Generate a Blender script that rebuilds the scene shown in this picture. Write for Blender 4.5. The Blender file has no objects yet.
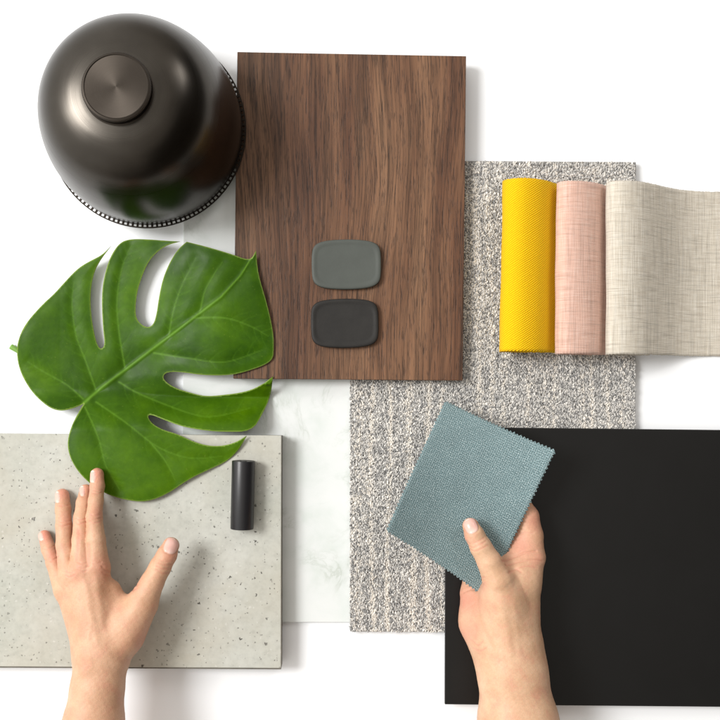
import bpy, bmesh, math, random
import numpy as np
from mathutils import Vector, Matrix
from mathutils.geometry import delaunay_2d_cdt

random.seed(7); rng = np.random.default_rng(11)
S = bpy.context.scene
COL = S.collection
H = 900.0               # camera height above the table, mm
CX, CY = 340.0, 392.0   # where the camera's axis meets the table

# ------------------------------------------------------------------ helpers
def W(px, py, z=0.0):
    """table plan in mm (as seen from above at height z) -> metres"""
    s = (1 - z / H) * 0.001
    return ((px - CX) * s, -(py - CY) * s, z * 0.001)

def props(o, label=None, cat=None, group=None, kind=None):
    if label: o['label'] = label
    if cat: o['category'] = cat
    if group: o['group'] = group
    if kind: o['kind'] = kind
    return o

def empty(name, loc):
    o = bpy.data.objects.new(name, None); COL.objects.link(o)
    o.empty_display_size = 0.02; o.location = loc
    return o

def link(name, me, mat, parent=None, origin=None, smooth=True):
    """link mesh given in world coords; move origin"""
    if origin is not None or parent is not None:
        off = Vector(origin) if origin is not None else Vector(parent.location)
        me.transform(Matrix.Translation(-off))
    o = bpy.data.objects.new(name, me); COL.objects.link(o)
    if mat: me.materials.append(mat)
    if parent is not None: o.parent = parent
    elif origin is not None: o.location = origin
    if smooth: me.shade_smooth()
    return o

def np_mesh(name, V, quads=None, tris=None):
    me = bpy.data.meshes.new(name)
    V = np.asarray(V, dtype=np.float32)
    nq = 0 if quads is None else len(quads); nt = 0 if tris is None else len(tris)
    me.vertices.add(len(V)); me.vertices.foreach_set('co', V.ravel())
    parts = []; starts = []; tot = []
    if nq: parts.append(np.asarray(quads).ravel()); starts.append(np.arange(nq) * 4); tot.append(np.full(nq, 4))
    if nt: parts.append(np.asarray(tris).ravel()); starts.append(nq * 4 + np.arange(nt) * 3); tot.append(np.full(nt, 3))
    L = np.concatenate(parts).astype(np.int32)
    me.loops.add(len(L)); me.loops.foreach_set('vertex_index', L)
    me.polygons.add(nq + nt)
    me.polygons.foreach_set('loop_start', np.concatenate(starts).astype(np.int32))
    me.polygons.foreach_set('loop_total', np.concatenate(tot).astype(np.int32))
    me.update(calc_edges=True); me.validate()
    return me

def color_attr(me, name, C):
    a = me.attributes.new(name, 'FLOAT_COLOR', 'POINT')
    C = np.concatenate([C, np.ones((len(C), 1))], axis=1).astype(np.float32)
    a.data.foreach_set('color', C.ravel())

def uv_from_points(me, UV):
    lay = me.uv_layers.new(name='UVMap')
    idx = np.zeros(len(me.loops), dtype=np.int32); me.loops.foreach_get('vertex_index', idx)
    lay.data.foreach_set('uv', np.asarray(UV, dtype=np.float32)[idx].ravel())

# ------------------------------------------------------------------ node helper
class N:
    def __init__(self, name):
        self.m = bpy.data.materials.new(name); self.m.use_nodes = True
        self.t = self.m.node_tree; self.n = self.t.nodes; self.l = self.t.links
        self.b = self.n['Principled BSDF']
    def new(self, typ, **kw):
        x = self.n.new(typ)
        for k, v in kw.items(): setattr(x, k, v)
        return x
    def put(self, sock, v):
        if isinstance(v, bpy.types.NodeSocket): self.l.new(v, sock)
        else:
            if isinstance(v, (tuple, list)) and len(v) == 3 and sock.type == 'RGBA': v = (*v, 1)
            sock.default_value = v
    def coord(self, kind='Object', scale=(1, 1, 1), rot=(0, 0, 0), loc=(0, 0, 0)):
        c = self.new('ShaderNodeTexCoord'); mp = self.new('ShaderNodeMapping')
        mp.inputs['Scale'].default_value = scale; mp.inputs['Rotation'].default_value = rot
        mp.inputs['Location'].default_value = loc
        self.l.new(c.outputs[kind], mp.inputs['Vector']); return mp.outputs[0]
    def noise(self, vec, scale, detail=3, rough=0.5, dist=0.0):
        x = self.new('ShaderNodeTexNoise'); self.put(x.inputs['Vector'], vec)
        x.inputs['Scale'].default_value = scale; x.inputs['Detail'].default_value = detail
        x.inputs['Roughness'].default_value = rough; x.inputs['Distortion'].default_value = dist
        return x.outputs['Fac']
    def voro(self, vec, scale, feature='F1', rnd=1.0, out='Distance'):
        x = self.new('ShaderNodeTexVoronoi', feature=feature); self.put(x.inputs['Vector'], vec)
        x.inputs['Scale'].default_value = scale; x.inputs['Randomness'].default_value = rnd
        return x.outputs[out]
    def wave(self, vec, scale, axis='X', dist=0.0, dscale=1.0, detail=1):
        x = self.new('ShaderNodeTexWave'); x.bands_direction = axis; self.put(x.inputs['Vector'], vec)
        x.inputs['Scale'].default_value = scale; x.inputs['Distortion'].default_value = dist
        x.inputs['Detail Scale'].default_value = dscale; x.inputs['Detail'].default_value = detail
        return x.outputs['Fac']
    def ramp(self, fac, stops, interp='LINEAR'):
        x = self.new('ShaderNodeValToRGB'); cr = x.color_ramp; cr.interpolation = interp
        while len(cr.elements) < len(stops): cr.elements.new(0.5)
        for e, (p, c) in zip(cr.elements, stops):
            e.position = p
            if not isinstance(c, (tuple, list)): c = (c, c, c)
            e.color = (*c, 1)
        self.put(x.inputs[0], fac); return x.outputs[0]
    def math(self, op, a, b=0.0, c=None, clamp=False):
        x = self.new('ShaderNodeMath', operation=op, use_clamp=clamp)
        self.put(x.inputs[0], a); self.put(x.inputs[1], b)
        if c is not None: self.put(x.inputs[2], c)
        return x.outputs[0]
    def mix(self, fac, a, b, mode='MIX'):
        x = self.new('ShaderNodeMix', data_type='RGBA', blend_type=mode)
        self.put(x.inputs[0], fac); self.put(x.inputs[6], a); self.put(x.inputs[7], b)
        return x.outputs[2]
    def bump(self, h, dist=0.001, strength=1.0, normal=None):
        x = self.new('ShaderNodeBump'); self.put(x.inputs['Height'], h)
        x.inputs['Distance'].default_value = dist; x.inputs['Strength'].default_value = strength
        if normal is not None: self.l.new(normal, x.inputs['Normal'])
        self.l.new(x.outputs[0], self.b.inputs['Normal']); return x.outputs[0]
    def attr(self, name, out='Color'):
        x = self.new('ShaderNodeAttribute'); x.attribute_name = name; return x.outputs[out]
    def sep(self, col):
        x = self.new('ShaderNodeSeparateColor'); self.put(x.inputs[0], col); return x.outputs
    def set(self, **kw):
        for k, v in kw.items(): self.put(self.b.inputs[k.replace('_', ' ')], v)

# ------------------------------------------------------------------ materials
def mat_table():
    m = N('white_table_paint'); c = m.coord()
    n = m.noise(c, 6, 3)
    m.set(Base_Color=m.ramp(n, [(0.3, (0.88, 0.90, 0.93)), (0.7, (0.905, 0.925, 0.95))]), Roughness=0.6)
    m.bump(m.noise(c, 900, 2), 0.0001, 0.15)
    return m.m

def mat_marble():
    m = N('white_marble'); c = m.coord()
    n1 = m.noise(c, 9, 6, 0.6, 1.2)
    band = m.math('ABSOLUTE', m.math('SUBTRACT', n1, 0.5))
    vein = m.ramp(band, [(0.0, 1.0), (0.012, 0.35), (0.05, 0.0)])
    mask = m.ramp(m.noise(c, 14, 3), [(0.48, 0.0), (0.66, 1.0)])
    v = m.math('MULTIPLY', vein, mask)
    cloud = m.ramp(m.noise(c, 22, 5, 0.6, 0.6), [(0.3, (0.615, 0.665, 0.64)), (0.5, (0.695, 0.725, 0.72)), (0.75, (0.735, 0.755, 0.755))])
    col = m.mix(m.math('MULTIPLY', v, 0.6), cloud, (0.40, 0.45, 0.39))
    m.set(Base_Color=col, Roughness=0.32)
    m.b.inputs['Specular IOR Level'].default_value = 0.35
    return m.m

def mat_wood():
    m = N('walnut_veneer')
    big = m.coord(scale=(1, 0.10, 1)); fine = m.coord(scale=(1, 0.022, 1)); pore = m.coord(scale=(1, 0.07, 1))
    warp = m.noise(m.coord(scale=(1, 0.30, 1)), 9, 2, 0.5)
    # wandering grain: add the warp to x
    cmb = m.new('ShaderNodeCombineXYZ'); m.put(cmb.inputs[0], m.math('MULTIPLY', warp, 0.048))
    va = m.new('ShaderNodeVectorMath', operation='ADD'); m.l.new(big, va.inputs[0]); m.l.new(cmb.outputs[0], va.inputs[1])
    va2 = m.new('ShaderNodeVectorMath', operation='ADD'); m.l.new(fine, va2.inputs[0]); m.l.new(cmb.outputs[0], va2.inputs[1])
    g1 = m.noise(va.outputs[0], 34, 3, 0.55)
    g2 = m.noise(va2.outputs[0], 210, 4, 0.65)
    g3 = m.noise(va2.outputs[0], 760, 3, 0.7)
    col1 = m.ramp(g1, [(0.28, (0.062, 0.026, 0.014)), (0.42, (0.116, 0.053, 0.028)), (0.55, (0.152, 0.075, 0.040)), (0.72, (0.205, 0.108, 0.059))])
    k = m.ramp(g2, [(0.28, 0.55), (0.45, 0.88), (0.6, 1.04), (0.8, 1.18)])
    col = m.mix(1.0, col1, k, 'MULTIPLY')
    k3 = m.ramp(g3, [(0.38, 0.58), (0.5, 1.0), (0.64, 1.22)])
    col = m.mix(1.0, col, k3, 'MULTIPLY')
    # pores: short dark dashes
    p = m.noise(pore, 900, 2, 0.6)
    pk = m.ramp(p, [(0.54, 1.0), (0.64, 0.38)])
    col = m.mix(0.8, col, pk, 'MULTIPLY')
    # long dark heart streaks
    st = m.ramp(m.noise(va2.outputs[0], 60, 2, 0.4), [(0.60, 1.0), (0.655, 0.52), (0.70, 0.80), (0.76, 1.0)])
    col = m.mix(0.75, col, st, 'MULTIPLY')
    # darker sapless side (left) of this board
    sx = m.new('ShaderNodeSeparateXYZ'); m.l.new(m.coord(), sx.inputs[0])
    side = m.ramp(m.math('MULTIPLY_ADD', sx.outputs[0], 4.3, 0.5), [(0.0, 0.62), (0.22, 0.90), (0.6, 1.06), (1.0, 1.04)])
    col = m.mix(1.0, col, side, 'MULTIPLY')
    m.set(Base_Color=col, Roughness=m.ramp(g2, [(0.3, 0.62), (0.7, 0.46)]))
    m.b.inputs['Specular IOR Level'].default_value = 0.3
    hgt = m.math('ADD', m.math('MULTIPLY', g3, 0.6), m.math('MULTIPLY', pk, 0.7))
    m.bump(hgt, 0.0004, 0.5)
    return m.m

def mat_concrete():
    m = N('cast_concrete'); c = m.coord()
    n = m.noise(c, 13, 5, 0.6); f = m.noise(c, 140, 4, 0.65)
    col = m.ramp(n, [(0.3, (0.40, 0.41, 0.36)), (0.5, (0.47, 0.475, 0.43)), (0.72, (0.525, 0.53, 0.49))])
    col = m.mix(0.6, col, m.ramp(f, [(0.3, 0.80), (0.5, 1.0), (0.7, 1.10)]), 'MULTIPLY')
    col = m.mix(m.ramp(m.noise(c, 7.5, 4, 0.6, 0.5), [(0.42, 0.0), (0.70, 0.55)]), col, (0.40, 0.365, 0.285))
    wob = m.mix(0.006, c, m.new('ShaderNodeTexNoise').outputs['Color'])
    def pores(scale, thr, r0, seed, aniso=(1, 1, 1)):
        v = m.coord(scale=aniso, loc=(seed, seed * 0.7, 0))
        nz = m.new('ShaderNodeTexNoise'); m.l.new(v, nz.inputs['Vector']); nz.inputs['Scale'].default_value = scale * 2.2
        vm = m.new('ShaderNodeVectorMath', operation='MULTIPLY_ADD')
        m.l.new(nz.outputs['Color'], vm.inputs[0]); vm.inputs[1].default_value = (0.9 / scale,) * 3; m.l.new(v, vm.inputs[2])
        x = m.new('ShaderNodeTexVoronoi'); m.l.new(vm.outputs[0], x.inputs['Vector']); x.inputs['Scale'].default_value = scale
        s = m.sep(x.outputs['Color'])
        rad = m.math('MULTIPLY', m.math('GREATER_THAN', s[0], thr), m.math('MULTIPLY_ADD', s[1], r0, r0 * 0.25))
        d = m.math('SUBTRACT', rad, x.outputs['Distance'])
        return m.math('MULTIPLY', d, 14.0, clamp=True)
    clus = m.ramp(m.noise(c, 22, 3), [(0.40, 0.12), (0.58, 1.0)])
    a = pores(80, 0.80, 0.18, 0.31); b = pores(200, 0.80, 0.24, 1.7); d = pores(420, 0.82, 0.30, 2.9)
    a = m.math('MULTIPLY', a, clus); b = m.math('MULTIPLY', b, clus)
    p = m.math('MAXIMUM', a, m.math('MAXIMUM', m.math('MULTIPLY', b, 0.95), m.math('MULTIPLY', d, 0.6)))
    col = m.mix(m.math('MULTIPLY', p, 0.94), col, (0.050, 0.048, 0.040))
    lt = pores(300, 0.86, 0.3, 5.1)
    col = m.mix(m.math('MULTIPLY', lt, 0.35), col, (0.66, 0.65, 0.62))
    m.set(Base_Color=col, Roughness=0.75)
    hh = m.math('SUBTRACT', m.math('MULTIPLY', f, 0.25), p)
    m.bump(hh, 0.0007, 0.6)
    return m.m

def mat_plain(name, col, rough=0.5, metal=0.0, nscale=60, var=0.08, bump=0.0, spec=0.5, bscale=800):
    m = N(name); c = m.coord()
    n = m.noise(c, nscale, 4)
    lo = tuple(v * (1 - var) for v in col); hi = tuple(v * (1 + var) for v in col)
    m.set(Base_Color=m.ramp(n, [(0.3, lo), (0.7, hi)]), Roughness=m.ramp(m.noise(c, nscale * 0.4, 3), [(0.3, rough * 0.92), (0.7, min(1, rough * 1.08))]), Metallic=metal)
    m.b.inputs['Specular IOR Level'].default_value = spec
    if bump: m.bump(m.noise(c, bscale, 3), 0.0002, bump)
    return m.m

def mat_pile():
    m = N('loop_pile_yarn'); a = m.attr('yarn')
    n = m.noise(m.coord(), 1400, 2)
    m.set(Base_Color=m.mix(1.0, a, m.ramp(n, [(0.3, 0.72), (0.7, 1.18)]), 'MULTIPLY'), Roughness=0.95)
    m.b.inputs['Specular IOR Level'].default_value = 0.1
    m.b.inputs['Sheen Weight'].default_value = 0.15
    return m.m

def weave_common(m, col_socket, height, bd, bs=1.0, rough=0.9, sheen=0.15):
    m.set(Base_Color=col_socket, Roughness=rough)
    m.b.inputs['Specular IOR Level'].default_value = 0.15
    m.b.inputs['Sheen Weight'].default_value = sheen
    m.bump(height, bd, bs)

def mat_twill():
    # UV in mm
    m = N('yellow_twill')
    c = m.coord('UV', rot=(0, 0, math.radians(57)))
    w = m.wave(c, 0.175, 'X', 1.5, 0.9)
    c2 = m.coord('UV', rot=(0, 0, math.radians(-26)))
    w2 = m.wave(c2, 0.22, 'X', 2.2, 1.2)
    h = m.math('MULTIPLY', w, m.math('MULTIPLY_ADD', w2, 0.6, 0.4))
    n = m.noise(m.coord('UV'), 0.9, 3)
    col = m.ramp(h, [(0.0, (0.72, 0.33, 0.001)), (0.35, (0.92, 0.56, 0.002)), (0.8, (0.97, 0.70, 0.010))])
    col = m.mix(0.5, col, m.ramp(n, [(0.3, 0.84), (0.7, 1.1)]), 'MULTIPLY')
    weave_common(m, col, h, 0.0009, 0.75, 0.85, 0.05)
    return m.m

def mat_linen(name, dark, mid, light, contrast=1.0):
    m = N(name)
    # threads running along u and v, slubs of varying thickness
    hx = m.noise(m.coord('UV', scale=(0.05, 1.0, 1)), 0.95, 3, 0.7)
    hy = m.noise(m.coord('UV', scale=(1.0, 0.035, 1)), 0.85, 3, 0.7)
    slub = m.noise(m.coord('UV', scale=(0.06, 0.75, 1), loc=(31, 7, 0)), 0.55, 2, 0.6)
    slub2 = m.noise(m.coord('UV', scale=(0.75, 0.03, 1), loc=(3, 17, 0)), 0.5, 2, 0.6)
    s = m.math('ADD', m.math('MULTIPLY', hx, 0.5), m.math('MULTIPLY', hy, 0.5))
    col = m.ramp(s, [(0.34, dark), (0.5, mid), (0.64, light)])
    col = m.mix(0.55 * contrast, col, m.ramp(slub, [(0.33, 0.62), (0.45, 1.0), (0.62, 1.12)]), 'MULTIPLY')
    col = m.mix(0.55 * contrast, col, m.ramp(slub2, [(0.34, 0.66), (0.46, 1.0), (0.62, 1.12)]), 'MULTIPLY')
    wx = m.wave(m.coord('UV'), 0.30, 'X', 0.9, 1.0); wy = m.wave(m.coord('UV'), 0.30, 'Y', 0.9, 1.0)
    g = m.math('MULTIPLY', wx, wy)
    col = m.mix(0.5, col, m.ramp(g, [(0.0, 0.80), (0.6, 1.08)]), 'MULTIPLY')
    h = m.math('ADD', m.math('MULTIPLY', s, 1.4), m.math('MULTIPLY', g, 0.5))
    weave_common(m, col, h, 0.0006, 0.8)
    return m.m

def mat_teal():
    m = N('teal_basket_weave')
    wx = m.wave(m.coord('UV'), 0.155, 'X', 0.9, 1.2); wy = m.wave(m.coord('UV'), 0.155, 'Y', 0.9, 1.2)
    # plain weave: over/under checker built from the two thread sets
    d = m.math('ABSOLUTE', m.math('SUBTRACT', wx, wy))
    h = m.math('MULTIPLY', m.math('MAXIMUM', wx, wy), m.math('MULTIPLY_ADD', d, 0.5, 0.5))
    n = m.noise(m.coord('UV'), 1.1, 4, 0.75)
    big = m.noise(m.coord('UV'), 0.05, 3)
    col = m.ramp(n, [(0.36, (0.055, 0.100, 0.108)), (0.47, (0.175, 0.270, 0.290)), (0.56, (0.30, 0.410, 0.43)), (0.64, (0.68, 0.77, 0.77))])
    col = m.mix(0.75, col, m.ramp(h, [(0.1, 0.42), (0.5, 1.0), (0.9, 1.28)]), 'MULTIPLY')
    col = m.mix(0.5, col, m.ramp(big, [(0.3, 0.86), (0.7, 1.1)]), 'MULTIPLY')
    weave_common(m, col, h, 0.0009, 0.9, 0.92, 0.1)
    return m.m

def mat_leaf():
    m = N('glossy_monstera_blade'); c = m.coord()
    v = m.sep(m.attr('veins'))          # R main veins, G fine veins, B rim
    n = m.noise(c, 26, 4, 0.6); f = m.noise(c, 260, 3)
    base = m.ramp(n, [(0.28, (0.022, 0.070, 0.0003)), (0.5, (0.040, 0.106, 0.0005)), (0.75, (0.062, 0.145, 0.001))])
    base = m.mix(0.4, base, m.ramp(f, [(0.3, 0.82), (0.7, 1.12)]), 'MULTIPLY')
    base = m.mix(1.0, base, m.ramp(m.noise(c, 9, 3, 0.55, 0.4), [(0.36, (0.62, 0.68, 0.8)), (0.52, (1.0, 1.0, 1.0)), (0.66, (1.32, 1.2, 1.1))]), 'MULTIPLY')
    spk = m.ramp(m.noise(c, 520, 2), [(0.70, 0.0), (0.76, 1.0)])
    base = m.mix(m.math('MULTIPLY', spk, 0.35), base, (0.16, 0.20, 0.03))
    base = m.mix(m.math('MULTIPLY', v[1], 0.18), base, (0.10, 0.24, 0.015))
    base = m.mix(m.math('MULTIPLY', v[0], 0.50), base, (0.17, 0.36, 0.035))
    base = m.mix(m.math('MULTIPLY', v[2], 0.6), base, (0.34, 0.46, 0.10))
    m.set(Base_Color=base, Roughness=m.ramp(m.noise(c, 30, 3), [(0.35, 0.34), (0.65, 0.52)]))
    m.b.inputs['Specular IOR Level'].default_value = 0.10
    m.b.inputs['Subsurface Weight'].default_value = 0.0
    m.bump(m.math('ADD', m.noise(c, 120, 3), m.math('MULTIPLY', f, 0.3)), 0.0005, 0.35)
    return m.m

def mat_skin(name, base, deep):
    m = N(name); c = m.coord()
    t = m.sep(m.attr('skin'))           # R blush, G nail, B nail tip
    mott = m.noise(c, 45, 4, 0.6)
    col = m.mix(m.ramp(mott, [(0.32, 0.0), (0.68, 0.60)]), base, deep)
    col = m.mix(m.math('MULTIPLY', t[0], 0.9), col, (0.62, 0.235, 0.175))
    col = m.mix(m.ramp(m.noise(c, 95, 4, 0.65), [(0.48, 0.0), (0.72, 0.5)]), col, (0.60, 0.27, 0.19))
    fine = m.voro(c, 1100, 'F1', 1.0); pn = m.noise(c, 700, 4, 0.7)
    col = m.mix(0.55, col, m.ramp(pn, [(0.3, 0.82), (0.7, 1.1)]), 'MULTIPLY')
    col = m.mix(t[1], col, (0.70, 0.42, 0.36))
    col = m.mix(t[2], col, (0.86, 0.76, 0.68))
    m.set(Base_Color=col, Roughness=m.math('MULTIPLY_ADD', t[1], -0.24, 0.50))
    m.b.inputs['Subsurface Weight'].default_value = 0.15
    m.b.inputs['Subsurface Radius'].default_value = (1.0, 0.35, 0.18)
    m.b.inputs['Subsurface Scale'].default_value = 0.004
    m.b.inputs['Specular IOR Level'].default_value = 0.38
    hh = m.math('ADD', m.math('MULTIPLY', fine, 0.5), pn)
    hh = m.math('MULTIPLY', hh, m.math('SUBTRACT', 1.0, t[1]))
    m.bump(hh, 0.0004, 0.38)
    return m.m

def mat_metal(name, col, rough, radial=False):
    m = N(name); c = m.coord()
    n = m.noise(c, 25, 3)
    sx = m.new('ShaderNodeSeparateXYZ'); m.l.new(c, sx.inputs[0])
    r = m.math('SQRT', m.math('ADD', m.math('POWER', m.math('ABSOLUTE', sx.outputs[0]), 2), m.math('POWER', m.math('ABSOLUTE', sx.outputs[1]), 2)))
    cmb = m.new('ShaderNodeCombineXYZ'); m.put(cmb.inputs[0], r)
    lines = m.noise(cmb.outputs[0], 1500 if radial else 700, 3, 0.6)
    m.set(Base_Color=m.ramp(n, [(0.3, tuple(v * 0.85 for v in col)), (0.7, tuple(v * 1.12 for v in col))]), Metallic=1.0,
          Roughness=m.ramp(lines, [(0.3, rough * 0.9), (0.7, rough * 1.12)]))
    m.b.inputs['Anisotropic'].default_value = 0.6 if radial else 0.0
    tg = m.new('ShaderNodeTangent', direction_type='RADIAL', axis='Z'); m.l.new(tg.outputs[0], m.b.inputs['Tangent'])
    m.bump(lines, 0.00012 if radial else 0.00004, 0.35)
    return m.m

M = dict(
    table=mat_table(), marble=mat_marble(), wood=mat_wood(), concrete=mat_concrete(),
    black=mat_plain('black_laminate', (0.0055, 0.0055, 0.0056), 0.38, nscale=40, var=0.05, bump=0.2, spec=0.32),
    backing=mat_plain('carpet_backing', (0.30, 0.285, 0.26), 0.95),
    pile=mat_pile(),
    chip1=mat_plain('sage_grey_matt', (0.072, 0.080, 0.072), 0.58, var=0.06, bump=0.3, spec=0.3),
    chip2=mat_plain('charcoal_matt', (0.016, 0.0148, 0.0136), 0.58, nscale=90, var=0.18, bump=0.3, spec=0.3),
    rod=mat_plain('black_anodised', (0.012, 0.012, 0.014), 0.38, metal=0.0, var=0.05, bump=0.15, spec=0.45),
    bronze=mat_metal('dark_bronze', (0.060, 0.054, 0.047), 0.29),
    cap=mat_metal('brushed_bronze_cap', (0.052, 0.044, 0.037), 0.46, True),
    edge_shade=mat_plain('grey_edge_shade', (0.17, 0.16, 0.135), 0.85, var=0.2, bump=0.5),  # dark tone stands in for shade on the slab's right and bottom sides
    diffuser=mat_plain('opal_plastic', (0.85, 0.85, 0.83), 0.4, var=0.02),
    rimdark=mat_metal('dark_bronze_rim', (0.022, 0.018, 0.015), 0.4),
    twill=mat_twill(),
    pink=mat_linen('pink_linen', (0.60, 0.36, 0.28), (0.71, 0.465, 0.38), (0.77, 0.565, 0.49), 0.65),
    beige=mat_linen('oatmeal_linen', (0.47, 0.41, 0.335), (0.61, 0.56, 0.475), (0.72, 0.68, 0.61), 0.7),
    teal=mat_teal(), leaf=mat_leaf(),
    stem=mat_plain('green_stem', (0.16, 0.31, 0.05), 0.45, var=0.15),
    skin_l=mat_skin('skin_warm', (0.635, 0.385, 0.250), (0.47, 0.245, 0.140)),
    skin_r=mat_skin('skin_light', (0.67, 0.435, 0.285), (0.49, 0.275, 0.155)),
)

# ------------------------------------------------------------------ flat slabs
def prism(name, px, ztop, zbot, mat, bevel=0.0006, segs=2, parent=None, origin=None, chamfer=None):
    """px: outline in plan at the top face"""
    bm = bmesh.new()
    pts = [W(x, y, ztop) for x, y in px]
    top = [bm.verts.new((p[0], p[1], ztop * 1e-3)) for p in pts]
    bot = [bm.verts.new((p[0], p[1], zbot * 1e-3)) for p in pts]
    n = len(pts)
    bm.faces.new(top); bm.faces.new(list(reversed(bot)))
    for i in range(n):
        j = (i + 1) % n
        bm.faces.new((top[j], top[i], bot[i], bot[j]))
    bmesh.ops.recalc_face_normals(bm, faces=bm.faces)
    if bevel:
        es = [e for e in bm.edges]
        bmesh.ops.bevel(bm, geom=es, offset=bevel, segments=segs, profile=0.5, affect='EDGES')
    me = bpy.data.meshes.new(name); bm.to_mesh(me); bm.free()
    if origin is None and parent is None:
        o_ = Vector((sum(p[0] for p in pts) / n, sum(p[1] for p in pts) / n, zbot * 1e-3))
    else: o_ = origin
    return link(name, me, mat, parent, o_, smooth=False)

# the white table
me = bpy.data.meshes.new('tabletop'); e = 1.3
me.from_pydata([(-e, -e, 0), (e, -e, 0), (e, e, 0), (-e, e, 0)], [], [(0, 1, 2, 3)])
tb = link('tabletop', me, M['table']); props(tb, 'plain white tabletop under all the samples', None, None, 'structure')

Z_MARB = 5.0; Z_CARP = 11.0; Z_WOOD = 24.0; Z_CONC = 27.0; Z_BLACK = 15.0
o = prism('marble_slab', [(183.5, 148), (352, 150), (351, 622.5), (182, 622)], Z_MARB, 0, M['marble'], 0.0007)
props(o, 'thin white marble slab with faint grey veins, under the walnut board and concrete', 'stone sample')
o = prism('wood_board', [(237.3, 51.8), (466.2, 56), (462.6, 380.5), (233.2, 378.6)], Z_WOOD, Z_CARP + 0.2, M['wood'], 0.0005)
props(o, 'dark walnut board with straight vertical grain carrying two small rounded chips', 'wood sample')
croot = empty('concrete_slab', W(110, 550, Z_MARB))
prism('concrete_face', [(-60, 433), (281.4, 435.5), (280.9, 668.2), (-60, 666.2)], Z_CONC, 23.5, M['concrete'], 0.0006, 2, parent=croot)
prism('edge_shade_plate', [(-59.5, 434), (281.3, 436), (281.1, 669.5), (-59.5, 667.5)], 23.4, Z_MARB + 0.1, M['edge_shade'], 0.0005, 1, parent=croot)  # added dark plate, offset right and down to draw the slab's shaded edges
props(croot, 'pale grey pitted concrete slab under the spread hand and black rod', 'concrete sample')
o = prism('black_panel', [(445.8, 427), (780, 430.6), (779, 707.5), (444.8, 704.5)], Z_BLACK, Z_CARP + 0.3, M['black'], 0.0005)
props(o, 'large matt black laminate panel behind the hand holding the teal swatch', 'panel sample')

# ------------------------------------------------------------------ carpet sample
cor = [(350.5, 160), (636, 162), (634.5, 633), (350, 631.5)]
ca = W(493, 396, 0)
carpet = empty('carpet_sample', ca)
props(carpet, 'grey and cream looped carpet tile with pale vertical streaks', 'carpet sample')
prism('backing', cor, 7.5, 0, M['backing'], 0.0005, parent=carpet)
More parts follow.
